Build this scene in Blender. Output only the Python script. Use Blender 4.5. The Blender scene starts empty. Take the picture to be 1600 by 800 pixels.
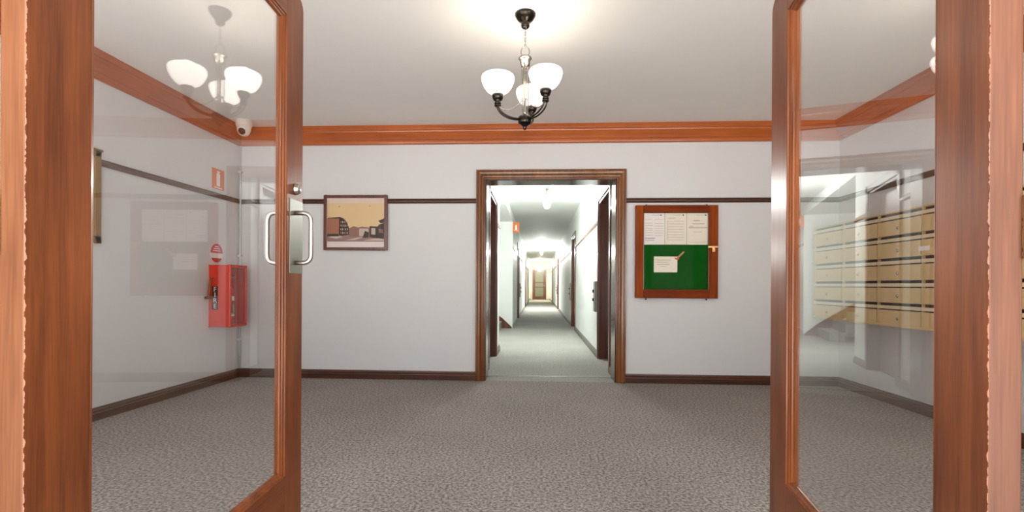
import bpy, bmesh, math, random
from mathutils import Vector, Matrix
random.seed(7)
S = bpy.context.scene
C = S.collection

# ------------------------------------------------------------------ materials
def lin(c):
    f = lambda v: v/12.92 if v <= .04045 else ((v+.055)/1.055)**2.4
    return tuple(f(v/255) for v in c) + (1,)

def nodes(name):
    m = bpy.data.materials.new(name); m.use_nodes = True
    nt = m.node_tree; b = nt.nodes['Principled BSDF']
    return m, nt, b

def plain(name, rgb, rough=.5, metal=0, spec=.5, bump=0, bscale=200, emit=None, estr=0, var=0):
    m, nt, b = nodes(name)
    b.inputs['Base Color'].default_value = lin(rgb)
    b.inputs['Roughness'].default_value = rough
    b.inputs['Metallic'].default_value = metal
    b.inputs['Specular IOR Level'].default_value = spec
    tc = nt.nodes.new('ShaderNodeTexCoord')
    nz = nt.nodes.new('ShaderNodeTexNoise'); nz.inputs['Scale'].default_value = bscale
    nz.inputs['Detail'].default_value = 3
    nt.links.new(tc.outputs['Object'], nz.inputs['Vector'])
    if bump:
        bp = nt.nodes.new('ShaderNodeBump'); bp.inputs['Strength'].default_value = bump
        bp.inputs['Distance'].default_value = .002
        nt.links.new(nz.outputs['Fac'], bp.inputs['Height']); nt.links.new(bp.outputs['Normal'], b.inputs['Normal'])
    if var:
        mx = nt.nodes.new('ShaderNodeMix'); mx.data_type = 'RGBA'
        mx.inputs[6].default_value = lin(tuple(max(0, c-var) for c in rgb))
        mx.inputs[7].default_value = lin(tuple(min(255, c+var) for c in rgb))
        n2 = nt.nodes.new('ShaderNodeTexNoise'); n2.inputs['Scale'].default_value = 2.2
        n2.inputs['Detail'].default_value = 4
        nt.links.new(tc.outputs['Object'], n2.inputs['Vector'])
        nt.links.new(n2.outputs['Fac'], mx.inputs[0]); nt.links.new(mx.outputs[2], b.inputs['Base Color'])
    if emit:
        b.inputs['Emission Color'].default_value = lin(emit); b.inputs['Emission Strength'].default_value = estr
    return m

def wood(name, dark, light, axis=2, rough=.28, scale=1.0, wear=None, coat=.3, spec=.5):
    """varnished timber, grain along the given object axis; wear = reach of pale chips along the corner at x = y = 0"""
    m, nt, b = nodes(name); L = nt.links.new
    tc = nt.nodes.new('ShaderNodeTexCoord'); mp = nt.nodes.new('ShaderNodeMapping')
    sc = [38*scale]*3; sc[axis] = 1.3*scale
    mp.inputs['Scale'].default_value = sc
    L(tc.outputs['Object'], mp.inputs['Vector'])
    n1 = nt.nodes.new('ShaderNodeTexNoise'); n1.inputs['Scale'].default_value = 1
    n1.inputs['Detail'].default_value = 6; n1.inputs['Roughness'].default_value = .65; n1.inputs['Distortion'].default_value = .4
    L(mp.outputs['Vector'], n1.inputs['Vector'])
    mp2 = nt.nodes.new('ShaderNodeMapping'); sc2 = [260*scale]*3; sc2[axis] = 9*scale
    mp2.inputs['Scale'].default_value = sc2
    L(tc.outputs['Object'], mp2.inputs['Vector'])
    n2 = nt.nodes.new('ShaderNodeTexNoise'); n2.inputs['Scale'].default_value = 1; n2.inputs['Detail'].default_value = 3
    L(mp2.outputs['Vector'], n2.inputs['Vector'])
    n3 = nt.nodes.new('ShaderNodeTexNoise'); n3.inputs['Scale'].default_value = 5; n3.inputs['Detail'].default_value = 3
    mp3 = nt.nodes.new('ShaderNodeMapping'); sc3 = [2.4]*3; sc3[axis] = .5; mp3.inputs['Scale'].default_value = sc3
    L(tc.outputs['Object'], mp3.inputs['Vector']); L(mp3.outputs['Vector'], n3.inputs['Vector'])
    def math_(op, a, bb):
        n = nt.nodes.new('ShaderNodeMath'); n.operation = op
        for i, v in enumerate((a, bb)):
            if isinstance(v, (int, float)): n.inputs[i].default_value = v
            else: L(v, n.inputs[i])
        return n.outputs[0]
    s = math_('ADD', math_('MULTIPLY', n1.outputs['Fac'], .38), math_('ADD', math_('MULTIPLY', n2.outputs['Fac'], .22), math_('MULTIPLY', n3.outputs['Fac'], .40)))
    rp = nt.nodes.new('ShaderNodeValToRGB')
    rp.color_ramp.elements[0].position = .36; rp.color_ramp.elements[0].color = lin(dark)
    rp.color_ramp.elements[1].position = .64; rp.color_ramp.elements[1].color = lin(light)
    L(s, rp.inputs['Fac'])
    col = rp.outputs['Color']
    if wear:
        sp = nt.nodes.new('ShaderNodeVectorMath'); sp.operation = 'MULTIPLY'; sp.inputs[1].default_value = (1, 1, 0)
        L(tc.outputs['Object'], sp.inputs[0])
        ln = nt.nodes.new('ShaderNodeVectorMath'); ln.operation = 'LENGTH'; L(sp.outputs[0], ln.inputs[0])
        mr = nt.nodes.new('ShaderNodeMapRange'); mr.inputs[1].default_value = 0; mr.inputs[2].default_value = wear
        mr.inputs[3].default_value = .6; mr.inputs[4].default_value = .25
        L(ln.outputs['Value'], mr.inputs[0])
        nw = nt.nodes.new('ShaderNodeTexNoise'); nw.inputs['Scale'].default_value = 70; nw.inputs['Detail'].default_value = 4
        L(tc.outputs['Object'], nw.inputs['Vector'])
        f = math_('GREATER_THAN', mr.outputs[0], nw.outputs['Fac'])
        mx = nt.nodes.new('ShaderNodeMix'); mx.data_type = 'RGBA'
        L(f, mx.inputs[0]); L(col, mx.inputs[6]); mx.inputs[7].default_value = lin((190, 136, 110))
        col = mx.outputs[2]
    L(col, b.inputs['Base Color'])
    b.inputs['Roughness'].default_value = rough
    b.inputs['Specular IOR Level'].default_value = spec
    b.inputs['Coat Weight'].default_value = coat; b.inputs['Coat Roughness'].default_value = .12
    bp = nt.nodes.new('ShaderNodeBump'); bp.inputs['Strength'].default_value = .12; bp.inputs['Distance'].default_value = .002
    L(s, bp.inputs['Height']); L(bp.outputs['Normal'], b.inputs['Normal'])
    return m

def carpet(name, dark, light):
    m, nt, b = nodes(name); L = nt.links.new
    tc = nt.nodes.new('ShaderNodeTexCoord')
    n1 = nt.nodes.new('ShaderNodeTexNoise'); n1.inputs['Scale'].default_value = 66; n1.inputs['Detail'].default_value = 3
    n1.inputs['Roughness'].default_value = .6
    n2 = nt.nodes.new('ShaderNodeTexNoise'); n2.inputs['Scale'].default_value = 1.4; n2.inputs['Detail'].default_value = 3
    for n in (n1, n2): L(tc.outputs['Object'], n.inputs['Vector'])
    rp = nt.nodes.new('ShaderNodeValToRGB')
    rp.color_ramp.elements[0].position = .36; rp.color_ramp.elements[0].color = lin(dark)
    rp.color_ramp.elements[1].position = .66; rp.color_ramp.elements[1].color = lin(light)
    L(n1.outputs['Fac'], rp.inputs['Fac'])
    mx = nt.nodes.new('ShaderNodeMix'); mx.data_type = 'RGBA'; mx.blend_type = 'MULTIPLY'; mx.inputs[0].default_value = 1
    r2 = nt.nodes.new('ShaderNodeValToRGB')
    r2.color_ramp.elements[0].position = .3; r2.color_ramp.elements[0].color = (.86, .86, .87, 1)
    r2.color_ramp.elements[1].position = .7; r2.color_ramp.elements[1].color = (1, .99, .98, 1)
    L(n2.outputs['Fac'], r2.inputs['Fac']); L(rp.outputs['Color'], mx.inputs[6]); L(r2.outputs['Color'], mx.inputs[7])
    L(mx.outputs[2], b.inputs['Base Color'])
    b.inputs['Roughness'].default_value = .95; b.inputs['Specular IOR Level'].default_value = .1
    bp = nt.nodes.new('ShaderNodeBump'); bp.inputs['Strength'].default_value = .7; bp.inputs['Distance'].default_value = .006
    L(n1.outputs['Fac'], bp.inputs['Height']); L(bp.outputs['Normal'], b.inputs['Normal'])
    return m

def glass(name, base=.045, tint=(1, 1, 1)):
    """clear sheet glass: see-through with an angle dependent mirror reflection on both faces"""
    m = bpy.data.materials.new(name); m.use_nodes = True; nt = m.node_tree; nt.nodes.clear(); L = nt.links.new
    out = nt.nodes.new('ShaderNodeOutputMaterial'); mix = nt.nodes.new('ShaderNodeMixShader')
    tr = nt.nodes.new('ShaderNodeBsdfTransparent'); tr.inputs[0].default_value = tint + (1,)
    gl = nt.nodes.new('ShaderNodeBsdfGlossy'); gl.inputs['Roughness'].default_value = 0.0
    gl.inputs['Color'].default_value = (1, 1, 1, 1)
    lw = nt.nodes.new('ShaderNodeLayerWeight'); lw.inputs[0].default_value = .5
    pw = nt.nodes.new('ShaderNodeMath'); pw.operation = 'POWER'; pw.inputs[1].default_value = 4.2
    L(lw.outputs['Facing'], pw.inputs[0])
    ma = nt.nodes.new('ShaderNodeMath'); ma.operation = 'MULTIPLY_ADD'; ma.inputs[1].default_value = 1-base; ma.inputs[2].default_value = base
    L(pw.outputs[0], ma.inputs[0]); L(ma.outputs[0], mix.inputs[0])
    L(tr.outputs[0], mix.inputs[1]); L(gl.outputs[0], mix.inputs[2]); L(mix.outputs[0], out.inputs[0])
    return m

def glow(name, rgb, strength, base=(240, 236, 228)):
    return plain(name, base, .35, emit=rgb, estr=strength)

def frosted(name, rgb, strength, clear):
    m = bpy.data.materials.new(name); m.use_nodes = True; nt = m.node_tree; nt.nodes.clear(); L = nt.links.new
    out = nt.nodes.new('ShaderNodeOutputMaterial'); mix = nt.nodes.new('ShaderNodeMixShader')
    tr = nt.nodes.new('ShaderNodeBsdfTransparent'); em = nt.nodes.new('ShaderNodeEmission')
    em.inputs[0].default_value = lin(rgb); em.inputs[1].default_value = strength; mix.inputs[0].default_value = 1-clear
    L(em.outputs[0], mix.inputs[1+1]); L(tr.outputs[0], mix.inputs[1]); L(mix.outputs[0], out.inputs[0])
    return m

M = dict(
    wall=plain('wall_paint', (216, 216, 216), .55, bump=.15, bscale=90, var=3),
    corr=plain('corridor_paint', (236, 238, 235), .5, bump=.12, bscale=90, var=3),
    ceil=plain('ceiling_paint', (236, 233, 229), .8, bump=.1, bscale=120, var=3),
    cceil=plain('corridor_ceiling_paint', (240, 242, 240), .7),
    carpet=carpet('grey_carpet', (108, 103, 99), (188, 182, 176)),
    ccarpet=carpet('pale_corridor_carpet', (138, 138, 131), (192, 191, 183)),
    porch=plain('porch_concrete', (150, 147, 142), .8, bump=.3, bscale=60),
    doorV=wood('door_timber_upright', (88, 38, 14), (142, 76, 34), 2, rough=.32, coat=.0, spec=.2),
    doorH=wood('door_timber_crosswise', (88, 38, 12), (140, 76, 34), 0, rough=.32, coat=.0, spec=.2),
    hinge=wood('worn_hinge_stile_timber', (70, 32, 14), (132, 72, 36), 2, rough=.36, coat=.05, spec=.3, wear=.0055),
    edge=wood('daylit_door_edge_timber', (104, 60, 34), (150, 98, 64), 2, rough=.5, coat=0),  # outdoor light on the hinge edge painted in as paler timber
    edgeR=wood('daylit_door_edge_timber_right', (84, 48, 32), (126, 80, 56), 2, rough=.5, coat=0),  # same painted daylight, dimmer on the right leaf
    bead=wood('glazing_bead_timber', (92, 44, 16), (156, 86, 40), 2, scale=1.4, coat=.1, spec=.35),
    cornice=wood('orange_stained_cornice', (160, 76, 20), (190, 98, 34), 0, rough=.35, scale=.5),
    corniceY=wood('orange_stained_cornice_side', (154, 74, 26), (184, 94, 40), 1, rough=.35, scale=.5),
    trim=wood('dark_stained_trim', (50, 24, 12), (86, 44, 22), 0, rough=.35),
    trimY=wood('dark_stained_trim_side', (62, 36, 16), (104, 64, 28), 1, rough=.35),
    arch=wood('varnished_architrave', (84, 45, 14), (140, 84, 32), 2, rough=.25),
    archH=wood('varnished_architrave_head', (98, 52, 15), (150, 88, 32), 0, rough=.25),
    jamb=wood('glossy_dark_jamb', (52, 26, 14), (92, 50, 28), 2, rough=.18),
    board=wood('notice_board_timber', (108, 42, 6), (160, 74, 14), 2, rough=.45, coat=0, spec=.1),
    boardH=wood('notice_board_timber_crosswise', (98, 36, 6), (138, 58, 12), 0, rough=.45, coat=0, spec=.1),
    frame=wood('picture_frame_timber', (70, 30, 22), (118, 58, 40), 2, rough=.3),
    frameO=wood('olive_frame_timber', (108, 76, 26), (150, 110, 44), 2, rough=.35),
    cdoor=wood('corridor_door_timber', (64, 30, 18), (112, 58, 34), 2, rough=.3),
    cgrey=plain('grey_skirting_paint', (112, 108, 98), .5),
    crail=wood('corridor_rail_timber', (118, 78, 58), (150, 106, 84), 1, rough=.4),
    glass=glass('door_glass', .034),
    pane=glass('clear_pane', .03), bpane=glass('board_pane', .0012),
    steel=plain('satin_steel', (196, 192, 184), .28, 1),
    plate=plain('brushed_cover_plate', (150, 146, 136), .38, 1),
    catch=plain('dull_copper', (140, 78, 50), .45, .6),
    brass=plain('worn_brass', (214, 170, 110), .3, 1),
    bronze=plain('dark_nickel', (62, 56, 50), .24, 1),
    nickel=plain('pale_nickel', (176, 170, 160), .26, 1),
    opal=glow('opal_glass_lit', (255, 248, 238), 3.4),
    bulb=glow('lit_bulb', (255, 252, 245), 9),
    tube=frosted('corridor_globe_lit', (250, 255, 250), 8, .75),
    white=plain('white_plastic', (226, 222, 214), .4),
    lens=plain('smoked_lens', (44, 26, 16), .12),
    red=plain('red_plastic', (212, 46, 24), .35, var=6),
    backp=plain('shaded_back_panel', (86, 34, 24), .6),  # shadow inside the cabinet put into the panel's colour
    redin=plain('red_plastic_inside', (176, 22, 18), .45),
    extred=plain('extinguisher_red', (200, 30, 22), .25),
    black=plain('black_plastic', (26, 24, 22), .4),
    slot=plain('slot_shade_and_screw', (12, 8, 6), .7),  # black that paints in the letter slots' shade; also on screws
    label=plain('pale_label', (236, 226, 208), .5),
    labelg=plain('olive_label', (150, 146, 104), .5),
    orange=plain('sign_orange_red', (220, 112, 50), .5),
    signred=plain('sign_red', (196, 46, 54), .5),
    signrose=plain('sign_rose', (206, 104, 112), .5),
    signwhite=plain('sign_white', (240, 232, 226), .5),
    paper=plain('white_paper', (236, 226, 208), .7),
    paperw=plain('cool_paper', (238, 230, 224), .7),
    ink=plain('faded_ink', (198, 188, 172), .7),
    inkm=plain('mauve_ink', (186, 168, 188), .7),
    felt=plain('green_felt', (6, 80, 12), .95, spec=.1, bump=.5, bscale=500, var=10),
    cream=plain('cream_mailbox_enamel', (212, 182, 130), .42, var=4),
    creamL=plain('cream_flap_enamel', (222, 204, 166), .42),
    sky=plain('print_sepia_sky', (222, 190, 142), .4, var=8),
    skyp=plain('print_pale_band', (222, 200, 184), .4),
    brick=plain('print_brick', (168, 104, 76), .4, var=10),
    dkbr=plain('print_dark_brown', (52, 34, 20), .4),
    mauve=plain('print_mauve_ground', (150, 112, 108), .4, var=12),
    mat=plain('print_white_mount', (226, 214, 208), .5),
    rose=plain('print_rose_buildings', (140, 98, 84), .4, var=14),
    pale=plain('print_pale_facade', (196, 176, 158), .4),
    greybox=plain('grey_box_enamel', (150, 150, 144), .4),
    tag=plain('orange_tag', (196, 84, 40), .5), shaft=plain('tan_shaft', (190, 130, 84), .5),
    greenglass=plain('patterned_door_glass', (128, 128, 104), .25),
    carpetstep=carpet('stair_carpet', (120, 118, 110), (170, 166, 156)),
)

# ------------------------------------------------------------------ mesh helpers
class MB:
    def __init__(s): s.bm = bmesh.new()
    def _v(s, p): return s.bm.verts.new(p)
    def face(s, pts, mi=0):
        try:
            f = s.bm.faces.new([s._v(p) for p in pts]); f.material_index = mi
        except ValueError: pass
        return s
    def box(s, x0, x1, y0, y1, z0, z1, mi=0, bev=0):
        v = [s._v((x, y, z)) for x in (x0, x1) for y in (y0, y1) for z in (z0, z1)]
        fs = []
        for idx in ((0, 1, 3, 2), (4, 6, 7, 5), (0, 4, 5, 1), (2, 3, 7, 6), (0, 2, 6, 4), (1, 5, 7, 3)):
            f = s.bm.faces.new([v[i] for i in idx]); f.material_index = mi; fs.append(f)
        if bev:
            es = list({e for f in fs for e in f.edges})
            r = bmesh.ops.bevel(s.bm, geom=es, offset=bev, segments=2, affect='EDGES', profile=.5)
            for f in r['faces']: f.material_index = mi
        return s
    def prism(s, pts, vec, mi=0):
        vec = Vector(vec); a = [s._v(p) for p in pts]; b = [s._v(Vector(p)+vec) for p in pts]
        n = len(pts); fs = [s.bm.faces.new(a), s.bm.faces.new(list(reversed(b)))]
        for i in range(n): fs.append(s.bm.faces.new((a[i], b[i], b[(i+1) % n], a[(i+1) % n])))
        for f in fs: f.material_index = mi
        return s
    def loft(s, rings, closed=True, cap=True, mi=0, smooth=False):
        R = [[s._v(p) for p in r] for r in rings]
        for a, b in zip(R, R[1:]):
            n = len(a)
            for i in range(n if closed else n-1):
                f = s.bm.faces.new((a[i], a[(i+1) % n], b[(i+1) % n], b[i])); f.material_index = mi; f.smooth = smooth
        if cap:
            for r in (list(reversed(R[0])), R[-1]):
                f = s.bm.faces.new(r); f.material_index = mi
        return s
    def run(s, A, B, nrm, prof, ma=0, mb=0, mi=0):
        """moulding: profile of (offset from wall, z) swept from A to B, mitred by ma / mb at its ends"""
        A, B, nrm = Vector(A), Vector(B), Vector(nrm); d = (B-A).normalized()
        ra = [A+nrm*o+Vector((0, 0, z))+d*o*ma for o, z in prof]
        rb = [B+nrm*o+Vector((0, 0, z))-d*o*mb for o, z in prof]
        return s.loft([ra, rb], mi=mi)
    def lathe(s, prof, c=(0, 0, 0), seg=32, axis=(0, 0, 1), mi=0, cap=True, smooth=True):
        q = Vector((0, 0, 1)).rotation_difference(Vector(axis).normalized())
        rings = []
        for r, z in prof:
            r = max(r, 1e-5)
            rings.append([Vector(c)+q @ Vector((r*math.cos(2*math.pi*i/seg), r*math.sin(2*math.pi*i/seg), z)) for i in range(seg)])
        return s.loft(rings, cap=cap, mi=mi, smooth=smooth)
    def cyl(s, a, b, r, seg=20, mi=0):
        a, b = Vector(a), Vector(b)
        return s.lathe([(r, 0), (r, (b-a).length)], a, seg, b-a, mi)
    def ball(s, c, r, seg=20, mi=0, sz=1):
        n = 12
        return s.lathe([(r*math.sin(math.pi*i/n), -r*sz*math.cos(math.pi*i/n)) for i in range(n+1)], c, seg, mi=mi)
    def tube(s, pts, r, seg=12, mi=0, closed=False):
        pts = [Vector(p) for p in pts]; n = len(pts); rings = []; prev = None
        for i, p in enumerate(pts):
            if closed: t = (pts[(i+1) % n]-pts[i-1]).normalized()
            else: t = (pts[min(i+1, n-1)]-pts[max(i-1, 0)]).normalized()
            if prev is None:
                u = t.orthogonal().normalized()
            else:
                u = (prev-t*prev.dot(t)).normalized()
            prev = u; w = t.cross(u)
            rr = r[i] if isinstance(r, (list, tuple)) else r
            rings.append([p+(u*math.cos(2*math.pi*k/seg)+w*math.sin(2*math.pi*k/seg))*rr for k in range(seg)])
        if closed: rings.append(rings[0])
        return s.loft(rings, cap=not closed, mi=mi, smooth=True)
    def build(s, name, mats, parent=None, loc=(0, 0, 0), bevel=0):
        me = bpy.data.meshes.new(name)
        bmesh.ops.remove_doubles(s.bm, verts=s.bm.verts, dist=1e-6)
        bmesh.ops.recalc_face_normals(s.bm, faces=s.bm.faces)
        s.bm.to_mesh(me); s.bm.free()
        for m in (mats if isinstance(mats, (list, tuple)) else [mats]): me.materials.append(m)
        o = bpy.data.objects.new(name, me); C.objects.link(o); o.location = loc
        if parent: o.parent = parent
        if bevel:
            md = o.modifiers.new('bevel', 'BEVEL'); md.width = bevel; md.segments = 2; md.limit_method = 'ANGLE'
        return o

def bez(p, n=16):
    p = [Vector(q) for q in p]; out = []
    for i in range(n+1):
        t = i/n; q = list(p)
        while len(q) > 1: q = [a.lerp(b, t) for a, b in zip(q, q[1:])]
        out.append(q[0])
    return out

def struct(o, label=None):
    o['kind'] = 'structure'
    if label: o['label'] = label
    return o
def tag(o, label, cat, group=None):
    o['label'] = label; o['category'] = cat
    if group: o['group'] = group
    return o
def empty(name, loc=(0, 0, 0), rz=0):
    o = bpy.data.objects.new(name, None); C.objects.link(o); o.location = loc; o.rotation_euler = (0, 0, rz)
    o.empty_display_size = .1
    return o
def copy_tree(o, parent=None):
    c = o.copy(); C.objects.link(c)
    if parent: c.parent = parent
    for ch in list(o.children): copy_tree(ch, c)
    return c
def text_mesh(body, size, ext=.0006):
    cu = bpy.data.curves.new('lettering', 'FONT'); cu.body = body; cu.size = size; cu.extrude = ext
    cu.align_x = 'CENTER'; cu.align_y = 'CENTER'
    o = bpy.data.objects.new('lettering', cu); C.objects.link(o)
    bpy.context.view_layer.update()
    me = bpy.data.meshes.new_from_object(o.evaluated_get(bpy.context.evaluated_depsgraph_get()))
    bpy.data.objects.remove(o); bpy.data.curves.remove(cu)
    return me

# ------------------------------------------------------------------ room shell
XL, XR, YB, ZC = -3.232, 3.05, 5.24, 2.67        # side walls, far wall, ceiling
Y0 = .62                                          # street wall (behind the open doors)
OX0, OX1, OZ = -.56, .81, 2.12                    # opening into the corridor
WT = .27
KX0, KX1, KY1 = -.6, .835, 36.3                   # corridor

struct(MB().box(XL-.2, XR+.2, .70, YB, -.1, 0).build('floor', M['carpet']))
struct(MB().box(-2.2, 1.4, YB, KY1+.2, -.1, 0).build('floor_corridor', M['ccarpet']))
struct(MB().box(-1.4, 1.4, -.5, .70, -.12, -.01).build('floor_porch', M['porch']))
struct(MB().box(XL-.2, XR+.2, Y0-.1, YB+.3, ZC, ZC+.12).build('ceiling', M['ceil']))
struct(MB().box(-2.2, 1.4, YB+.3, KY1+.2, ZC, ZC+.12).build('ceiling_corridor', M['cceil']))
struct(MB().box(XL-.2, XL, Y0-.1, YB+.3, 0, ZC).build('wall_left', M['wall']))
struct(MB().box(XR, XR+.2, Y0-.1, YB+.3, 0, ZC).build('wall_right', M['wall']))
w = MB()
w.box(XL, OX0, YB, YB+WT, 0, ZC); w.box(OX1, XR, YB, YB+WT, 0, ZC); w.box(OX0, OX1, YB, YB+WT, OZ, ZC)
struct(w.build('wall_back', M['wall']))
# street wall: piers beside the doors, a lintel, unseen openings added either side to admit daylight
DX0, DX1 = -.965, .875
w = MB()
w.box(DX0-.32, DX0-.06, Y0-.1, Y0+.1, 0, ZC); w.box(DX1+.06, DX1+.32, Y0-.1, Y0+.1, 0, ZC)
w.box(DX0-.06, DX1+.06, Y0-.1, Y0+.1, 2.26, ZC)
for a, b in ((XL, DX0-.32), (DX1+.32, XR)):
    w.box(a, b, Y0-.1, Y0+.1, 0, .35); w.box(a, b, Y0-.1, Y0+.1, 2.45, ZC)
struct(w.build('wall_front', M['wall']))
for i, (a, b) in enumerate(((XL, DX0-.32), (DX1+.32, XR))):  # unseen glazed sidelights added to bring in more daylight
    e = struct(empty('window_%d' % (i+1), ((a+b)/2, Y0, .35)))
    hw = (b-a)/2; f = MB()
    for x in (-hw, -.03, hw-.06): f.box(x, x+.06, -.05, .05, 0, 2.1)
    f.box(-hw, hw, -.05, .05, 0, .06); f.box(-hw, hw, -.05, .05, 2.04, 2.1)
    f.build('window_frame', M['doorV'], e)
    MB().box(-hw+.05, hw-.05, -.004, .004, .05, 2.05).build('window_pane', M['pane'], e)
t = MB()
t.box(DX0-.06, DX0, Y0-.1, Y0+.13, 0, 2.26); t.box(DX1, DX1+.06, Y0-.1, Y0+.13, 0, 2.26); t.box(DX0, DX1, Y0-.1, Y0+.13, 2.2, 2.26)
struct(t.build('trim_entrance_frame', M['doorV'], bevel=.004))
struct(MB().box(DX0, DX1, .66, .74, -.005, .012).build('trim_sill', M['steel'], bevel=.004))

# cornice
prof = [(0, 2.492), (.014, 2.492), (.026, 2.50), (.030, 2.512), (.031, 2.53), (.040, 2.536), (.052, 2.56), (.068, 2.588),
        (.080, 2.606), (.084, 2.618), (.096, 2.624), (.104, 2.640), (.104, 2.67), (0, 2.67)]
struct(MB().run((XL, YB, 0), (XR, YB, 0), (0, -1, 0), prof, 1, 1).build('trim_cornice_back', M['cornice']))
struct(MB().run((XL, Y0+.1, 0), (XL, YB, 0), (1, 0, 0), prof, 0, 1).build('trim_cornice_left', M['corniceY']))
struct(MB().run((XR, Y0+.1, 0), (XR, YB, 0), (-1, 0, 0), prof, 0, 1).build('trim_cornice_right', M['corniceY']))
# picture rail
rail = [(0, 1.868), (.012, 1.868), (.02, 1.88), (.02, 1.895), (.012, 1.905), (.016, 1.915), (0, 1.92)]
r_ = MB(); r_.run((XL, YB, 0), (-.655, YB, 0), (0, -1, 0), rail, 1, 0); r_.run((.905, YB, 0), (XR, YB, 0), (0, -1, 0), rail, 0, 1)
struct(r_.build('trim_rail_back', M['trim']))
struct(MB().run((XL, 3.5, 0), (XL, YB, 0), (1, 0, 0), rail, 0, 1).build('trim_rail_left', M['trimY']))
struct(MB().run((XR, Y0+.1, 0), (XR, YB, 0), (-1, 0, 0), rail, 0, 1).build('trim_rail_right', M['trimY']))
# skirting
sk = [(0, 0), (.02, 0), (.02, .052), (.015, .062), (.017, .07), (.008, .085), (.006, .094), (0, .094)]
r_ = MB(); r_.run((XL, YB, 0), (-.655, YB, 0), (0, -1, 0), sk, 1, 0); r_.run((.905, YB, 0), (XR, YB, 0), (0, -1, 0), sk, 0, 1)
struct(r_.build('baseboard_back', M['trim']))
struct(MB().run((XL, Y0+.1, 0), (XL, YB, 0), (1, 0, 0), sk, 0, 1).build('baseboard_left', M['trimY']))
struct(MB().run((XR, Y0+.1, 0), (XR, YB, 0), (-1, 0, 0), sk, 0, 1).build('baseboard_right', M['trimY']))

# opening into the corridor: moulded architrave and dark jamb lining
def arch_ring(bm, x0, x1, z1, prof, y, mi=0):
    """prof: (distance outward from the opening edge, projection from wall)"""
    path = [lambda o: (x0-o, 0), lambda o: (x0-o, z1+o), lambda o: (x1+o, z1+o), lambda o: (x1+o, 0)]
    rings = [[Vector((f(o)[0], y-p, f(o)[1])) for o, p in prof] for f in path]
    return bm.loft(rings, mi=mi)
ap = [(0, 0), (0, .016), (.012, .02), (.02, .014), (.034, .018), (.052, .03), (.07, .034), (.078, .04), (.094, .04), (.096, 0)]
struct(arch_ring(MB(), OX0, OX1, OZ, ap, YB).build('trim_architrave', M['arch']))
j = MB(); j.box(OX0, OX0+.012, YB, YB+WT, 0, OZ); j.box(OX1-.012, OX1, YB, YB+WT, 0, OZ); j.box(OX0, OX1, YB, YB+WT, OZ-.012, OZ)
struct(j.build('trim_jamb', M['jamb']))
struct(MB().box(OX0+.012, OX1-.012, 5.50, 5.53, -.004, .004).build('trim_carpet_bar', M['cgrey']))

# ------------------------------------------------------------------ corridor
def segs(a, b, gaps):
    out = []; p = a
    for g0, g1 in sorted(gaps): out.append((p, g0)); p = g1
    out.append((p, b)); return out
LD = [(6.0, 7.05), (14.3, 15.35), (22.4, 23.45), (30.0, 31.0)]      # doorways in the left wall
RD = [(5.85, 6.93), (11.3, 12.4), (20.4, 21.5), (29.0, 30.0)]
ALC = (7.67, 11.7)
DH = 2.16
w = MB()
for a, b in segs(YB+WT, KY1, LD+[ALC]): w.box(KX0-.16, KX0, a, b, 0, ZC)
for a, b in LD: w.box(KX0-.16, KX0, a, b, DH, ZC)
struct(w.build('wall_corridor_left', M['corr']))
w = MB()
for a, b in segs(YB+WT, KY1, RD): w.box(KX1, KX1+.16, a, b, 0, ZC)
for a, b in RD: w.box(KX1, KX1+.16, a, b, DH, ZC)
struct(w.build('wall_corridor_right', M['corr']))
struct(MB().box(-.9, 1.1, KY1, KY1+.15, 0, ZC).build('wall_corridor_end', M['corr']))
w = MB(); w.box(-2.0, KX0-.16, ALC[0]-.12, ALC[0], 0, ZC); w.box(-2.0, KX0-.16, ALC[1], ALC[1]+.12, 0, ZC); w.box(-2.1, -2.0, ALC[0]-.12, ALC[1]+.12, 0, ZC)
struct(w.build('wall_stair_alcove', M['corr']))
struct(MB().box(-2.0, KX0, ALC[0], ALC[1], 2.5, ZC).build('ceiling_stair_alcove', M['cceil']))
# skirting + rails along the corridor
cas = .075
bl, br, rl, rr = MB(), MB(), MB(), MB()
for a, b in segs(YB+WT, KY1, [(p-cas, q+cas) for p, q in LD]+[ALC]):
    if b-a > .02: bl.run((KX0, a, 0), (KX0, b, 0), (1, 0, 0), sk); rl.run((KX0, a, 0), (KX0, b, 0), (1, 0, 0), rail)
for a, b in segs(YB+WT, KY1, [(p-cas, q+cas) for p, q in RD]):
    if b-a > .02: br.run((KX1, a, 0), (KX1, b, 0), (-1, 0, 0), sk); rr.run((KX1, a, 0), (KX1, b, 0), (-1, 0, 0), rail)
struct(bl.build('baseboard_corridor_left', M['cgrey'])); struct(br.build('baseboard_corridor_right', M['cgrey']))
struct(rl.build('trim_rail_corridor_left', M['crail'])); struct(rr.build('trim_rail_corridor_right', M['crail']))

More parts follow.
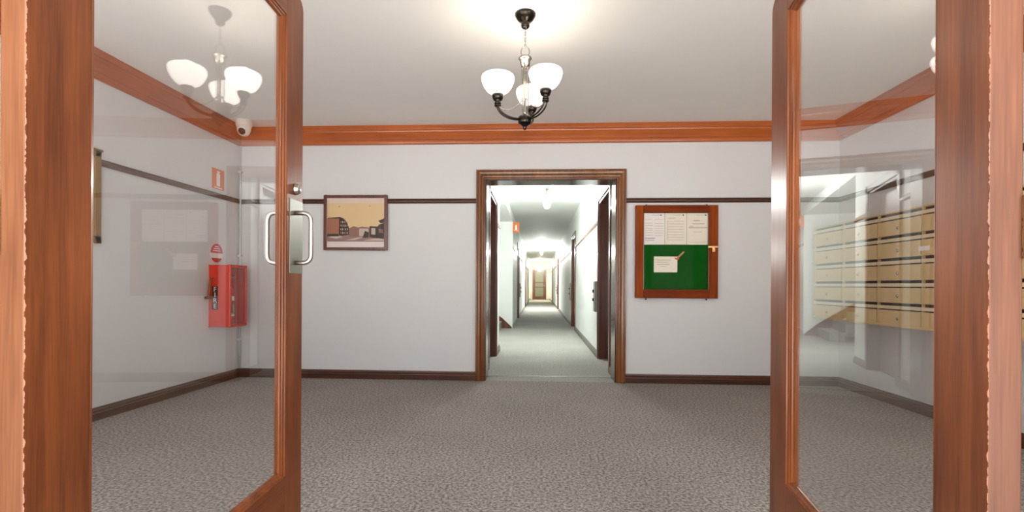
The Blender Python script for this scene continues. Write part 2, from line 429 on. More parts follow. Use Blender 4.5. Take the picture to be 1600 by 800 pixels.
def side_door(n, a, b, side):
    """recessed timber door in a corridor wall; side -1 = left wall"""
    xw = KX0 if side < 0 else KX1
    e = struct(empty('door_%d' % n, (xw, (a+b)/2, 0)))
    s = side; h = (b-a)/2; f = MB()
    X = lambda d0, d1: (min(s*d0, s*d1), max(s*d0, s*d1))
    for y0, y1 in ((-h, -h+.03), (h-.03, h)): f.box(*X(-.004, .15), y0, y1, 0, DH)
    f.box(*X(-.004, .15), -h, h, DH-.03, DH)
    for y0, y1 in ((-h-cas, -h+.005), (h-.005, h+cas)): f.box(*X(-.02, 0), y0, y1, 0, DH+cas)
    f.box(*X(-.02, 0), -h-cas, h+cas, DH, DH+cas)
    f.build('door_casing', M['cdoor'], e, bevel=.004)
    l = MB(); l.box(*X(.105, .145), -h+.03, h-.03, .008, DH-.03)
    for z0, z1 in ((.2, .95), (1.1, 1.95)):
        l.box(*X(.10, .106), -h+.15, h-.15, z0, z1)
    lf = l.build('door_leaf', M['cdoor'], e, bevel=.004)
    k = MB(); k.lathe([(.024, 0), (.024, .006), (.01, .01), (.01, .035), (.026, .045), (.03, .06), (.02, .074), (0, .076)], (s*.105, -h+.12, 1.0), 20, (-s, 0, 0))
    k.build('door_knob', M['brass'], lf)
    return e
n = 3
for a, b in LD: side_door(n, a, b, -1); n += 1
for a, b in RD: side_door(n, a, b, 1); n += 1
# glazed door at the far end
e = struct(empty('door_%d' % n, (.08, KY1, 0)))
f = MB(); f.box(-.5, -.42, -.03, .0, 0, 2.17); f.box(.42, .5, -.03, 0, 0, 2.17); f.box(-.42, .42, -.03, 0, 2.09, 2.17)
f.build('door_casing', M['archH'], e, bevel=.004)
f = MB(); f.box(-.42, -.30, -.02, 0, .01, 2.09); f.box(.30, .42, -.02, 0, .01, 2.09); f.box(-.3, .3, -.02, 0, .01, .22)
f.box(-.3, .3, -.02, 0, 1.98, 2.09); f.box(-.3, .3, -.02, 0, .86, .92); f.box(-.3, .3, -.02, 0, 1.2, 1.25)
l = f.build('door_leaf', M['cdoor'], e, bevel=.003)
MB().box(-.3, .3, -.012, -.004, .2, 2.0).build('door_panel', M['greenglass'], e)
k = MB(); k.ball((.36, -.06, 1.0), .03); k.cyl((.36, -.02, 1.0), (.36, -.06, 1.0), .012); k.build('door_knob', M['brass'], l)

# stairs in the alcove
e = tag(empty('staircase', (-1.2, 11.1, 0)), 'carpeted staircase rising left from the corridor alcove, brown stringer at wall', 'stairs')
for i in range(3):
    MB().box(.35-.25*(i+1), .35-.25*i, -.55, .56, .17*i if i else 0, .17*(i+1)).build('step', M['carpetstep'], e, bevel=.008)
MB().prism([(.585, .57, 0), (.585, .57, .03), (.36, .57, .24), (-.4, .57, .757), (-.4, .57, .61), (.33, .57, 0)], (0, .028, 0)).build('stringer', M['cdoor'], e)

# corridor lamps
def corridor_lamp(y, x=.14):
    e = empty('ceiling_lamp', (x, y, ZC))
    b = MB(); b.box(-.055, .055, -.055, .055, -.03, 0, bev=.006); b.build('mounting_block', M['greybox'], e)
    MB().lathe([(.026, 0), (.028, -.04), (.036, -.07), (.044, -.10), (.02, -.105)], (0, 0, -.03), 20).build('lamp_holder', M['greybox'], e)
    MB().lathe([(.024, -.128), (.045, -.14), (.064, -.18), (.070, -.24), (.064, -.30), (.044, -.345), (.02, -.362), (0, -.365)], (0, 0, 0), 24).build('globe', M['tube'], e)
    return e
LAMPS = (8.5, 21.5, 33.0)
labs = ('lit white globe lamp on the corridor ceiling nearest the foyer', 'small lit globe lamp halfway along the corridor ceiling',
        'farthest lit globe lamp on the corridor ceiling near the end door')
for y, lb in zip(LAMPS, labs): tag(corridor_lamp(y), lb, 'lamp', 'corridor ceiling lamps')

# grey boxes on the wall beside the doors
def wall_box(y, side, lb):
    xw = KX0 if side < 0 else KX1
    e = empty('wall_box', (xw, y, .64)); s = -side
    X = lambda a, b: (min(s*a, s*b), max(s*a, s*b))
    MB().box(*X(0, .05), -.09, .09, 0, .43, bev=.012).build('housing', M['greybox'], e)
    for z in (.17, .29):
        MB().lathe([(.02, 0), (.024, .006), (.02, .02), (0, .022)], (s*.05, 0, z), 18, (s, 0, 0)).build('knob', M['black'], e)
    tag(e, lb, 'box', 'grey wall boxes along the corridor')
wall_box(7.11, 1, 'grey metal wall box with two black knobs beside the nearest right corridor door')
wall_box(12.60, 1, 'grey wall box beyond the second door on the right corridor wall')
wall_box(21.7, 1, 'grey wall box beyond the third door on the right corridor wall')
wall_box(15.55, -1, 'grey wall box on the left corridor wall beyond the stair alcove')

# ------------------------------------------------------------------ extinguisher location signs
def ext_sign(name, loc, rz, wd, ht, lb, tilt=0):
    e = empty(name, loc, rz)
    p = MB(); p.box(-wd/2, wd/2, 0, .003, -ht/2, ht/2); p.build('sign_plate', M['orange'], e)
    s = wd/.19; y = -.0008
    g = MB(); g.box(-.028*s, .028*s, y, .0005, -.07*s, .055*s); g.box(-.014*s, .014*s, y, .0005, .055*s, .075*s)
    g.box(-.02*s, .03*s, y, .0005, .07*s, .08*s); g.box(-.06*s, .06*s, y, .0005, -.092*s, -.082*s)
    g.build('pictogram', M['signwhite'], e)
    return tag(e, lb, 'sign', 'fire extinguisher signs')
ext_sign('safety_sign', (XL+.004, 4.873, 2.058), math.pi/2, .19, .205, 'orange-red sign with white extinguisher symbol above the red cabinet, left wall')
ext_sign('safety_sign', (KX0+.075, 11.66, 2.36), 0, .15, .24, 'small orange projecting sign at the stair corner inside the corridor')
e = ext_sign('safety_sign', (KX1-.075, 33.6, 2.05), 0, .15, .3, 'tiny far orange sign on the right wall beside the end door')

# round sign
e = empty('round_sign', (XL+.004, 4.852, 1.312), math.pi/2); R = .1
disc = lambda bm, r, y0, y1, mi: bm.lathe([(r, 0), (r, y1-y0)], (0, y1, 0), 40, (0, -1, 0), mi, smooth=False)
disc(MB(), R, 0, .003, 0).build('disc', M['signwhite'], e)
def seg(bm, r, z0, z1, y):
    pts = []
    for z, sg in ((z0, 1), (z1, 1)): pass
    a0, a1 = math.asin(max(-1, z0/r)), math.asin(min(1, z1/r))
    right = [(r*math.cos(a0+(a1-a0)*i/12), r*math.sin(a0+(a1-a0)*i/12)) for i in range(13)]
    pts = right+[(-x, z) for x, z in reversed(right)]
    bm.prism([(x, y, z) for x, z in pts], (0, -y, 0)); return bm
seg(MB(), .096, .0, .095, -.0008).build('upper_band', M['signrose'], e)
seg(MB(), .096, -.095, -.05, -.0008).build('lower_band', M['signred'], e)
g = MB()
for z, hw in ((.065, .03), (.045, .045), (.024, .055)): g.box(-hw, hw, -.0014, -.0006, z-.004, z+.004)
for z, hw in ((-.012, .055), (-.03, .04)): g.box(-hw, hw, -.0014, 0, z-.003, z+.003)
g.build('faint_lines', M['signwhite'], e)
tag(e, 'round red and white sign just above the red extinguisher cabinet', 'sign')

# ------------------------------------------------------------------ extinguisher cabinet
e = empty('mounted_fire_cabinet', (XL, 4.88, .58))
W, D, H, T = .28, .207, .61, .014
b = MB()
b.box(.0, D, -W/2, -W/2+T, 0, H); b.box(0, D, W/2-T, W/2, 0, H)
b.box(0, D, -W/2, W/2, 0, T); b.box(0, D, -W/2, W/2, H-T, H)
b.build('case', [M['red']], e, bevel=.012)
MB().box(0, .012, -W/2+.005, W/2-.005, .005, H-.005).build('back_panel', M['backp'], e)
r_ = MB(); 
for y0, y1, z0, z1 in ((-W/2-.004, -W/2+.024, -.004, H+.004), (W/2-.024, W/2+.004, -.004, H+.004), (-W/2, W/2, -.004, .024), (-W/2, W/2, H-.024, H+.004)):
    r_.box(D-.012, D+.012, y0, y1, z0, z1)
r_.build('door_rim', M['red'], e, bevel=.006)
MB().box(D, D+.003, -W/2+.02, W/2-.02, .02, H-.02).build('door_pane', M['bpane'], e)
h = MB(); h.tube(bez([(.04, -W/2, .48), (.04, -W/2-.05, .48), (.04, -W/2-.04, .36), (.03, -W/2-.045, .29)]), .011)
h.box(.0, .05, -W/2-.065, -W/2, .275, .30); h.build('catch', M['catch'], e)
lb = MB(); lb.box(.035, .095, -W/2-.0012, -W/2+.002, .17, .40); st = lb.build('lettered_strip', M['black'], e)
for i, ch in enumerate('FIRE'):
    me = text_mesh(ch, .066, .0005); me.materials.append(M['signwhite'])
    o = bpy.data.objects.new('letter', me); C.objects.link(o); o.parent = st
    o.rotation_euler = (math.pi/2, 0, 0); o.location = (.065, -W/2-.0018, .368-.055*i)
tag(e, 'red plastic extinguisher cabinet mounted on the left wall near the corner', 'fire cabinet')
# extinguisher inside it
e = empty('fire_extinguisher', (XL+.105, 4.865, .596))
MB().lathe([(.05, 0), (.062, .006), (.064, .02), (.064, .34), (.058, .37), (.036, .40), (.022, .41), (.022, .425), (0, .425)], (0, 0, 0), 32).build('cylinder', M['extred'], e)
MB().lathe([(.0652, .24), (.0652, .285)], (0, 0, 0), 32, cap=False).build('white_band', M['label'], e)
MB().lathe([(.0652, .09), (.0652, .2)], (0, 0, 0), 32, cap=False).build('instruction_label', M['labelg'], e)
MB().lathe([(.0656, .085), (.0656, .10)], (0, 0, 0), 32, cap=False).build('pale_band', M['label'], e)
v = MB(); v.cyl((0, 0, .42), (0, 0, .46), .02); v.box(-.015, .05, -.012, .012, .455, .475); v.build('valve', M['brass'], e)
l = MB(); l.box(-.02, .075, -.01, .01, .485, .495); l.box(-.02, .07, -.01, .01, .458, .466); l.build('lever', M['black'], e)
l = MB(); l.tube(bez([(.02, -.02, .45), (.06, -.06, .46), (.07, -.05, .3), (.072, -.03, .12)]), .009); l.build('hose', M['black'], e)
tag(e, 'red fire extinguisher standing inside the wall cabinet', 'fire extinguisher')

# white conduit in the left corner
c = MB(); c.cyl((XL+.022, YB-.022, .094), (XL+.022, YB-.022, 2.49), .009, 14)
for z in (.4, 1.3, 2.2): c.box(XL, XL+.034, YB-.034, YB, z, z+.018)
tag(c.build('conduit', M['wall']), 'thin white conduit running down the left corner of the foyer', 'pipe')

# security camera
e = empty('security_camera', (-3.0, 4.93, ZC))
MB().lathe([(.076, 0), (.078, -.012), (.076, -.055), (.07, -.07), (.066, -.074), (.064, -.10), (.055, -.13), (.038, -.152), (.015, -.162), (0, -.163)], (0, 0, 0), 36).build('housing', M['white'], e)
MB().ball((.004, -.034, -.118), .038, 24).build('lens', M['lens'], e)
tag(e, 'white dome security camera on the ceiling in the left corner', 'camera')

# ------------------------------------------------------------------ framed board on left wall (mostly hidden by the door)
e = empty('framed_board', (XL, 3.19, 1.297))
f = MB(); w_, h_ = .62, .68
for y0, y1, z0, z1 in ((-w_/2, -w_/2+.05, 0, h_), (w_/2-.05, w_/2, 0, h_), (-w_/2, w_/2, 0, .05), (-w_/2, w_/2, h_-.05, h_)):
    f.box(.0, .028, y0, y1, z0, z1)
f.box(0, .036, -w_/2-.01, w_/2+.008, h_-.012, h_+.004)
f.build('frame', M['frameO'], e, bevel=.003)
MB().box(.0, .012, -w_/2+.04, w_/2-.04, .04, h_-.04).build('panel', M['paper'], e)
tag(e, 'olive-brown framed board on the left wall, cut off by the left door stile', 'framed board')

# ------------------------------------------------------------------ framed photograph on the back wall
e = empty('framed_picture', (-1.941, YB-.022, 1.370))
W, H = .69, .584
f = MB()
for x0, x1, z0, z1 in ((-W/2, -W/2+.03, 0, H), (W/2-.03, W/2, 0, H), (-W/2+.03, W/2-.03, 0, .03), (-W/2+.03, W/2-.03, H-.03, H)):
    f.box(x0, x1, -.022, 0, z0, z1)
f.build('frame', M['frame'], e, bevel=.004)
p = MB(); a, b = W/2-.024, H-.024
mats = [M['mat'], M['sky'], M['skyp'], M['mauve'], M['brick'], M['dkbr'], M['rose'], M['pale']]
PW = 2*(W/2-.034); PX = lambda u: -PW/2+PW*u
z_lo, z_hi = .034, H-.034; PZ = lambda v: z_lo+(z_hi-z_lo)*v       # v from bottom
def poly(uv, mi, lay):
    p.prism([(PX(u), -.004-.0003*lay, PZ(v)) for u, v in uv], (0, .0003*lay+.001, 0), mi)
p.box(-a, a, -.004, 0, .02, b, 0)
poly([(0, .11), (1, .11), (1, .90), (0, .90)], 1, 1)
poly([(0, .90), (1, .90), (1, 1), (0, 1)], 2, 1)
poly([(0, .11), (1, .11), (1, .25), (0, .25)], 3, 2)
poly([(.02, .2), (.10, .235), (.24, .235), (.27, .2), (.16, .17)], 7, 3)
poly([(.32, .14), (.55, .20), (.64, .20), (.48, .14)], 7, 3)
poly([(.62, .13), (.85, .18), (1, .18), (1, .13)], 7, 3)
poly([(0, .23), (.21, .23), (.21, .60), (.02, .60), (0, .58)], 4, 3)
poly([(.205, .22), (.38, .25), (.385, .38), (.35, .5), (.31, .56), (.21, .60)], 5, 3)
poly([(0, .575), (.02, .60), (.22, .62), (.33, .565), (.2, .585), (.04, .585)], 5, 4)
poly([(0, .22), (.2, .22), (.2, .27), (0, .27)], 5, 4)
poly([(.38, .22), (.74, .2), (.74, .40), (.6, .42), (.55, .40), (.46, .43), (.38, .38)], 6, 3)
poly([(.56, .22), (.72, .22), (.72, .38), (.56, .38)], 7, 4)
poly([(.62, .19), (.72, .19), (.73, .30), (.66, .33)], 5, 5)
poly([(.74, .2), (1, .16), (1, .50), (.9, .46), (.88, .42), (.74, .43)], 5, 3)
poly([(.77, .26), (.84, .25), (.84, .39), (.77, .39)], 7, 4)
poly([(.9, .30), (.97, .28), (.97, .36), (.9, .38)], 6, 4)
poly([(.89, .54), (.94, .56), (1, .60), (1, .50), (.93, .49)], 5, 3)
for i in range(5):
    for k in range(4): poly([(.235+.028*i, .27+.075*k), (.248+.028*i, .27+.075*k), (.248+.028*i, .31+.075*k), (.235+.028*i, .31+.075*k)], 7 if (i+k) % 3 else 4, 5)
for i in range(5): poly([(.02+.038*i, .3), (.03+.038*i, .3), (.03+.038*i, .56), (.02+.038*i, .56)], 6, 4)
for u, v in ((.2, .82), (.735, .83)): poly([(u, v), (u+.015, v), (u+.018, v+.025), (u, v+.02)], 6, 3)
p.build('print', mats, e)
MB().box(-a, a, -.012, -.010, .022, b).build('cover_glass', M['bpane'], e)
tag(e, 'dark framed sepia street photograph with buildings, on the back wall left of the doorway', 'picture')

# ------------------------------------------------------------------ notice board
NBX, NBZ = 1.413, .882
e = empty('notice_board', (NBX, YB, NBZ))
W, H = .828, .953; fl, fr, ft, fb = .076, .092, .075, .09
b = MB(); b.box(-W/2+.02, W/2-.02, -.03, 0, .02, H-.02); b.build('backing_case', M['board'], e)
MB().box(-W/2+.05, W/2-.05, -.034, -.03, .05, H-.05).build('felt', M['felt'], e)
for q0, q1 in ((-W/2, -W/2+fl), (W/2-fr, W/2)): MB().box(q0, q1, -.06, 0, 0, H).build('door_stile', M['board'], e, bevel=.005)
for q0, q1 in ((0, fb), (H-ft, H)): MB().box(-W/2+fl, W/2-fr, -.06, 0, q0, q1).build('door_rail', M['boardH'], e, bevel=.005)
for q0, q1 in ((W/2-fr-.008, W/2-fr), (-W/2+fl, -W/2+fl+.006)): MB().box(q0, q1, -.056, -.03, fb, H-ft).build('inner_bead', M['arch'], e)
MB().box(-W/2+fl, W/2-fr, -.046, -.043, fb, H-ft).build('door_glass', M['bpane'], e)
l = MB(); l.box(W/2-fr-.01, W/2-.004, -.068, -.06, .515, .535, bev=.003); l.box(W/2-.062, W/2-.035, -.072, -.06, .475, .53, bev=.003); l.cyl((W/2-.048, -.085, .495), (W/2-.048, -.06, .495), .01)
l.build('latch', M['brass'], e)
for x in (-.30, .30):
    for z in (-.012, H+.003): MB().lathe([(.009, 0), (.009, .012), (0, .014)], (x*1.02, -.03, z-.006), 14, (0, 0, 1)).build('fixing_screw', M['slot'], e)
tag(e, 'timber framed notice board with green felt on the back wall right of the doorway', 'notice board')
def sheet(x0, x1, z0, z1, lines, lb, group=None, mat='paper', name='notice_sheet', pin=None):
    w_, h_ = x1-x0, z1-z0
    g = MB().box(-w_/2, w_/2, -.0006, 0, 0, h_)
    for u0, u1, v, t, mi in lines:
        g.box(-w_/2+u0*w_, -w_/2+u1*w_, -.0010, -.0005, v*h_-t/2, v*h_+t/2, mi+1)
    e = g.build(name, [M[mat], M['ink'], M['inkm']], None, ((x0+x1)/2, YB-.0345, z0))
    if pin: MB().lathe([(.004, 0), (.007, .003), (.006, .006), (0, .007)], (-w_/2+pin[0]*w_, -.0008, pin[1]*h_), 14, (0, -1, 0)).build('pin', M['black'], e)
    return tag(e, lb, 'paper', group)
x0, x1, z0, z1 = 1.078, 1.738, 1.432, 1.756; d = (x1-x0)/3
L1 = [(.06, .4, .80, .004, 0), (.52, .92, .80, .004, 0)]
for v in (.68, .6, .52, .45, .38, .30): L1 += [(.08, .44, v, .005, 0), (.52, .94, v-.01, .005, 0)]
L1 += [(.08, .55, .2, .012, 1), (.1, .5, .14, .008, 1), (.4, .8, .93, .004, 0)]
L2 = [(.12, .5, .84, .007, 0), (.4, .75, .93, .004, 0)]+[(.14, .88, .74-.085*i, .005, 0) for i in range(8)]+[(.1, .13, .45, .2, 0)]
L3 = [(.3, .6, .76, .012, 0), (.24, .8, .66, .01, 0), (.08, .94, .54, .012, 0), (.12, .3, .58, .008, 0), (.3, .7, .4, .005, 0), (.45, .85, .93, .004, 0), (.1, .9, .08, .004, 0)]
sheet(x0, x0+d-.003, z0, z1, L1, 'left white notice with two columns of faint print at the top of the green board', None, 'paperw', pin=(.82, .93))
sheet(x0+d, x0+2*d-.003, z0, z1, L2, 'middle cream notice with a ruled table at the top of the green board', pin=(.84, .93))
sheet(x0+2*d, x1, z0, z1, L3, 'right cream notice with large faint heading at the top of the green board', pin=(.86, .93))
sheet(1.187, 1.424, 1.148, 1.31, [(.1, .7, .78, .008, 0), (.1, .62, .64, .008, 0), (.12, .66, .5, .01, 0), (.25, .5, .36, .006, 0)],
      'small white note pinned alone on the green felt of the notice board', None, 'label', 'note')
e = empty('pointer_pin', (1.415, YB-.0362, 1.295))
MB().prism([(-.008, 0, .0), (.02, 0, .002), (.03, 0, -.004), (.012, 0, -.022), (-.016, 0, -.012), (-.022, 0, .012)], (0, -.005, 0)).build('tip', M['tag'], e)
MB().prism([(.002, 0, .006), (.07, 0, .07), (.082, 0, .06), (.014, 0, -.006)], (0, -.004, 0)).build('shaft', M['shaft'], e)
tag(e, 'orange and cream slanted pin at the corner of the small white note', 'pin')

# ------------------------------------------------------------------ mailboxes on the right wall
MX, MY1, MZ0 = 2.785, 5.2, .712
NC, NR, CW, RH = 6, 5, .4735, .176
e = empty('mounted_mailboxes', (XR-.002, MY1, MZ0))
HT = NR*RH; LEN = NC*CW; DP = XR-MX
b = MB(); b.box(-DP+.03, 0, -LEN, 0, 0, HT); b.box(-DP-.012, 0, -LEN-.01, .012, -.014, .006); b.box(-DP+.006, 0, -LEN-.006, .006, HT-.002, HT+.012)
for c in range(NC+1):
    y = -LEN+c*CW; b.box(-DP+.002, -DP+.035, y-.004, y+.004, 0, HT)
for r in range(NR): b.box(-DP-.008, -DP+.035, -LEN-.004, .02, r*RH-.004, r*RH+.004)
b.build('cabinet', M['cream'], e, bevel=.0015)
dk = MB()
for r in range(NR): dk.box(-DP+.024, -DP+.034, -LEN+.004, -.004, r*RH+.108, r*RH+RH-.004)
dk.build('slot_shade_strips', M['slot'], e)  # black strips stand in for the shade inside the slots
proto = None
for c in range(NC):
    for r in range(NR):
        y1 = -c*CW-.006; y0 = -(c+1)*CW+.006; z = r*RH
        if proto is None:
            d_ = MB().box(-.006, .02, -CW/2+.006, CW/2-.006, .004, .113, bev=.0015).build('mailbox_door', M['cream'], e)
            MB().box(-.006, .012, -CW/2+.006, CW/2-.006, .123, .149, bev=.0015).build('letter_flap', M['creamL'], d_)
            MB().lathe([(.012, 0), (.012, .004), (.009, .007), (0, .0075)], (-.006, 0, .05), 18, (-1, 0, 0)).build('lock', M['nickel'], d_)
            proto = d_; o = d_
        else: o = copy_tree(proto, e)
        o.location = (-DP, (y0+y1)/2, z)
MB().box(-DP-.0075, -DP-.005, -1.50, -1.40, 3*RH+.032, 3*RH+.065, bev=.001).build('name_plate', M['signwhite'], e)
tag(e, 'cream bank of mailboxes with dark letter slots on the right wall', 'mailboxes')
l = MB(); l.prism([(0, 0, 0), (.10, 0, .006), (.10, 0, .012), (0, 0, .004)], (0, .2, 0))
o = l.build('letter', M['paper'], loc=(MX-.04, MY1-.85, MZ0+4*RH-.035))
tag(o, 'white letter sticking out of a slot in the cream mailboxes', 'letter')

# ------------------------------------------------------------------ chandelier
CHX, CHY = -.088, 3.063
e = empty('chandelier', (CHX, CHY, ZC))
Z = lambda z: z-ZC
MB().lathe([(.064, 0), (.064, -.010), (.058, -.022), (.044, -.042), (.026, -.052), (.024, -.056), (.027, -.064), (.026, -.078), (.018, -.088), (.006, -.092)], (0, 0, 0), 36).build('canopy', M['bronze'], e)
ch = MB()
zt, zb = -.092, -.205; nl = 6
for i in range(nl):
    zc = zt-(i+.5)*(zt-zb)/nl
    pts = []
    for k in range(16):
        a = 2*math.pi*k/16; u, v = .0055*math.cos(a), .0135*math.sin(a)
        pts.append((u if i % 2 else 0, 0 if i % 2 else u, zc+v))
    ch.tube(pts, .0016, 8, closed=True)
ch.tube([(.002, .002, zt), (-.002, .002, zb)], .0016, 8)
ch.build('chain', M['nickel'], e)
ring = MB(); ring.tube([(.026*math.cos(2*math.pi*k/24), 0, -.232+.03*math.sin(2*math.pi*k/24)) for k in range(24)], .0032, 10, closed=True)
ring.build('loop', M['nickel'], e)
cap = MB(); cap.lathe([(.004, -.258), (.02, -.262), (.04, -.268), (.042, -.276), (.036, -.282), (.032, -.286), (.03, -.31), (.014, -.325), (.008, -.33)], (0, 0, 0), 32)
cap.build('top_cap', M['nickel'], e)
col = MB(); col.lathe([(.011, -.325), (.013, -.36), (.011, -.44), (.009, -.52), (.012, -.60), (.014, -.63)], (0, 0, 0), 20)
for a in (20, 140, 260):
    ca, sa = math.cos(math.radians(a)), math.sin(math.radians(a))
    col.tube(bez([(.028*ca, .028*sa, -.31), (.02*ca, .02*sa, -.42), (.028*ca, .028*sa, -.52), (.014*ca, .014*sa, -.625)]), .004, 8)
col.build('column', M['nickel'], e)
hub = MB(); hub.lathe([(.014, -.622), (.034, -.628), (.041, -.636), (.041, -.668), (.036, -.676), (.022, -.684), (.012, -.692), (.011, -.70), (.008, -.71), (0, -.714)], (0, 0, 0), 32)
hub.build('hub', M['bronze'], e)
AR = .17
for ang in (77, 197, 317):
    ca, sa = math.cos(math.radians(ang)), math.sin(math.radians(ang)); ta, tb = -sa, ca
    P = lambda r, z, o=0: (r*ca+o*ta, r*sa+o*tb, z)
    for o in (-.012, .012):
        ao = MB().tube(bez([P(.03, -.648, o), P(.10, -.655, o), P(.15, -.63, o), P(.172, -.60, o), P(AR+.002, -.572, o)], 20), .0052, 10).build('arm', M['bronze'], e)
    MB().tube(bez([P(AR-.006, -.575), P(.15, -.60), P(.10, -.625), P(.06, -.58), P(.024, -.545), P(.012, -.52)], 20), .0035, 8).build('scroll', M['nickel'], e)
    cup = MB(); cup.lathe([(.020, -.582), (.021, -.574), (.012, -.573), (.012, -.571), (.02, -.57), (.02, -.56), (.015, -.554), (.026, -.545), (.033, -.53), (.036, -.512), (.03, -.51)], P(AR, 0), 28)
    cup.build('cup', M['bronze'], e)
    sh = MB()
    po = [(.030, -.508), (.046, -.503), (.066, -.489), (.083, -.467), (.095, -.440), (.1, -.420), (.0995, -.409), (.096, -.400), (.090, -.395)]
    pi_ = [(r-.004, z+.001) for r, z in reversed(po)]
    sh.lathe(po+pi_+[(.0, -.506)], P(AR, 0), 40, cap=False)
    sh.build('shade', M['opal'], e)
    bl_ = MB(); bl_.lathe([(.010, -.505), (.013, -.49), (.02, -.47), (.023, -.455), (.02, -.44), (.01, -.432), (0, -.43)], P(AR, 0), 20)
    bl_.build('bulb', M['bulb'], e)
tag(e, 'three-armed chandelier with glowing opal bowl shades hanging from the foyer ceiling', 'chandelier')

# ------------------------------------------------------------------ the two glazed entrance doors, standing open
GZ0, GZ1, LH = .321, 1.972, 2.115
def leaf(n, org, ang, side, L, hs, g0, g1, fs, thick, rec, label):
    """local x along the leaf from the hinge, y outward from the foyer-side face (0) to thick, z up"""
    e = struct(empty('door_%d' % n, (org[0], org[1], 0)), label)
    t = Vector((math.sin(ang), math.cos(ang), 0)); out = Vector((-t.y, t.x, 0))*(1 if side == 'L' else -1)
    e.matrix_world = Matrix(((t.x, out.x, 0, org[0]), (t.y, out.y, 0, org[1]), (0, 0, 1, 0), (0, 0, 0, 1)))
    if side == 'R':           # keep a proper rotation (no mirroring): flip the local y sign instead
        e.matrix_world = Matrix(((t.x, -out.x, 0, org[0]), (t.y, -out.y, 0, org[1]), (0, 0, 1, 0), (0, 0, 0, 1)))
    s = 1 if side == 'L' else -1
    Y = lambda a, b: (min(s*a, s*b), max(s*a, s*b))
    m = hs; bz0, bz1 = GZ0-(fs-g1)*.8, GZ1+(fs-g1)*.8
    hb = MB().box(0, hs, *Y(0, thick), .008, LH, bev=.002)
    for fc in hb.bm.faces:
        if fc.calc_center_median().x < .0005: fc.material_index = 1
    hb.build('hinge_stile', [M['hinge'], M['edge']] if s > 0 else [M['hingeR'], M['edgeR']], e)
    r = .045; pts = [(fs, 0, .008), (L, 0, .008), (L, 0, LH-r)]+[(L-r+r*math.cos(a*math.pi/16), 0, LH-r+r*math.sin(a*math.pi/16)) for a in range(1, 9)]+[(fs, 0, LH)]
    st = MB().prism(pts, (0, s*thick, 0)).build('free_stile', M['doorV'], e, bevel=.002)
    MB().box(hs, fs, *Y(0, thick), .008, bz0, bev=.0015).build('bottom_rail', M['doorH'], e)
    MB().box(hs, fs, *Y(0, thick), bz1, LH, bev=.0015).build('top_rail', M['doorH'], e)
    bd = MB(); w = fs-g1
    prof = [(0, 0.0), (.12*w, .0008), (.16*w, .006), (.42*w, .0075), (.52*w, .0115), (.80*w, .0135), (.86*w, .018), (w, rec), (w, thick-rec), (.5*w, thick-.012), (0, thick)]
    cor = [lambda o: (hs+o*(g0-hs)/w, bz0+o*.8), lambda o: (fs-o, bz0+o*.8), lambda o: (fs-o, bz1-o*.8), lambda o: (hs+o*(g0-hs)/w, bz1-o*.8)]
    rings = [[Vector((f(o)[0], s*d, f(o)[1])) for o, d in prof] for f in cor]
    bd.loft(rings+[rings[0]], cap=False)
    bd.build('glazing_bead', M['bead'], e)
    MB().box(g0-.004, g1+.004, *Y(rec-.002, rec+.002), GZ0-.004, GZ1+.004).build('glass_pane', M['glass'], e)
    for z in (.25, 1.05, 1.85):
        hn = MB(); hn.cyl((-.006, s*(thick+.004), z), (-.006, s*(thick+.004), z+.1), .007); hn.build('hinge', M['brass'], e)
    return e, st, s

M['hingeR'] = wood('worn_hinge_stile_timber_right', (70, 32, 17), (136, 76, 42), 2, rough=.36, coat=.05, spec=.3, wear=.0055)
eL, stL, _ = leaf(1, (-.861, .793), math.radians(-3.5), 'L', 1.132, .1334, .1605, .9655, .9925, .042, .022,
                  'left varnished timber and glass entrance door standing open, with steel pull handle')
eR, stR, _ = leaf(2, (.718, .835), math.radians(9.4), 'R', 1.196, .1419, .169, .9805, 1.008, .045, .022,
                  'right varnished timber and glass entrance door standing open, without handle')
# handle, cover plate and lock on the left door's free stile
x_ = 1.062
pl_ = MB(); pl_.box(1.016, 1.130, -.002, .001, 1.045, 1.325, bev=.0008); pl_.build('cover_plate', M['plate'], eL)
def pull(y0, sg):
    pts = [(x_, y0, 1.275)]+bez([(x_, y0+sg*.03, 1.275), (x_, y0+sg*.062, 1.275), (x_, y0+sg*.062, 1.24)], 8)+bez([(x_, y0+sg*.062, 1.12), (x_, y0+sg*.062, 1.085), (x_, y0+sg*.03, 1.085)], 8)+[(x_, y0, 1.085)]
    return MB().tube(pts, .0085, 14)
pull(0, -1).build('pull_handle', M['steel'], eL)
pull(.042, 1).build('pull_handle', M['steel'], eL)
k = MB(); k.lathe([(.022, 0), (.022, .004), (.017, .012), (.017, .016), (0, .017)], (1.065, 0, 1.365), 28, (0, -1, 0)); k.build('lock', M['steel'], eL)

# ------------------------------------------------------------------ light
def lamp(name, loc, power, rgb, rad):
    l = bpy.data.lights.new(name, 'POINT'); l.energy = power; l.color = rgb; l.shadow_soft_size = rad
    o = bpy.data.objects.new(name, l); C.objects.link(o); o.location = loc; return o
for ang in (77, 197, 317):
    lamp('chandelier_light', (CHX+AR*math.cos(math.radians(ang)), CHY+AR*math.sin(math.radians(ang)), ZC-.42), .95, (1, .95, .89), .06)
for y in LAMPS: lamp('corridor_light', (.14, y, ZC-.25), (215 if y < 20 else 560) if y < 30 else 260, (.95, 1, .97) if y < 30 else (1, .9, .7), .04)
W = bpy.data.worlds.new('daylight'); S.world = W; W.use_nodes = True
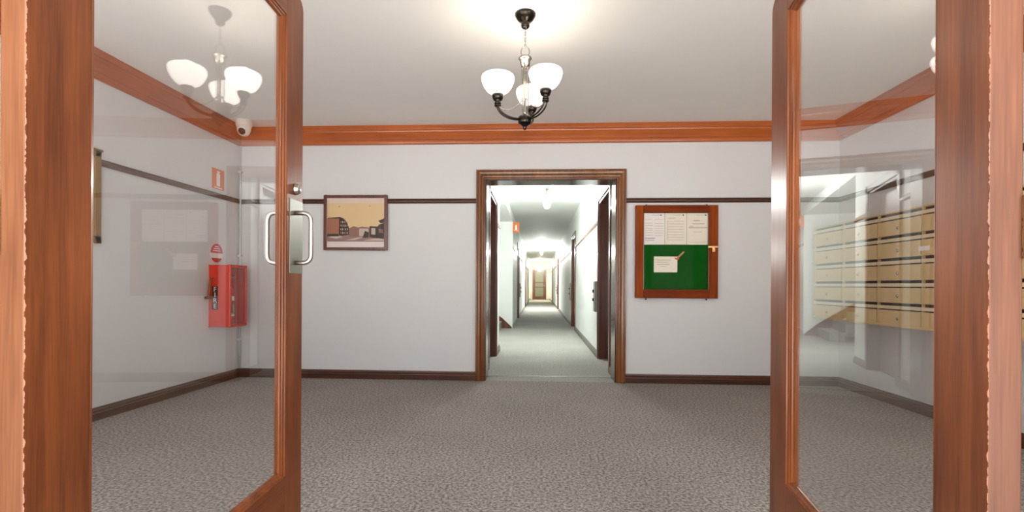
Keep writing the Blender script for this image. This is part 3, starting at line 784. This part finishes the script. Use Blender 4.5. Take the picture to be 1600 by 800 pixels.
# overcast sky above the horizon, a brighter glow added below it to lift the ceiling
wn = W.node_tree.nodes; wl = W.node_tree.links
tcw = wn.new('ShaderNodeTexCoord'); sw = wn.new('ShaderNodeSeparateXYZ'); wl.new(tcw.outputs['Generated'], sw.inputs[0])
rw = wn.new('ShaderNodeValToRGB'); rw.color_ramp.elements[0].position = .46; rw.color_ramp.elements[0].color = (1, .97, .93, 1)
rw.color_ramp.elements[1].position = .54; rw.color_ramp.elements[1].color = (.50, .51, .52, 1)
mw = wn.new('ShaderNodeMath'); mw.operation = 'MULTIPLY_ADD'; mw.inputs[1].default_value = .5; mw.inputs[2].default_value = .5
wl.new(sw.outputs['Z'], mw.inputs[0]); wl.new(mw.outputs[0], rw.inputs['Fac']); wl.new(rw.outputs['Color'], wn['Background'].inputs[0])
wn['Background'].inputs[1].default_value = 7.4

# ------------------------------------------------------------------ camera
f_, cx, cy = 780., 800., 446.
yaw = math.atan(41/780); roll = math.radians(.315)
fw = Vector((-math.sin(yaw), math.cos(yaw), 0)); rt = Vector((math.cos(yaw), math.sin(yaw), 0)); up = Vector((0, 0, 1))
r2 = math.cos(roll)*rt+math.sin(roll)*up; u2 = -math.sin(roll)*rt+math.cos(roll)*up
cam = bpy.data.cameras.new('camera'); co = bpy.data.objects.new('camera', cam); C.objects.link(co)
cam.sensor_width = 36; cam.lens = f_/1600*36; cam.shift_y = 46/1600; cam.clip_start = .05
co.matrix_world = Matrix(((r2.x, u2.x, -fw.x, 0), (r2.y, u2.y, -fw.y, 0), (r2.z, u2.z, -fw.z, 1.004), (0, 0, 0, 1)))
S.camera = co
S.view_settings.view_transform = 'Standard'; S.view_settings.look = 'None'
S.view_settings.exposure = -.1; S.view_settings.gamma = 1; S.view_settings.use_curve_mapping = False
S.cycles.use_denoising = True
S.cycles.max_bounces = 14; S.cycles.diffuse_bounces = 10; S.cycles.transparent_max_bounces = 16
S.cycles.sample_clamp_indirect = 8; S.cycles.caustics_reflective = False; S.cycles.caustics_refractive = False
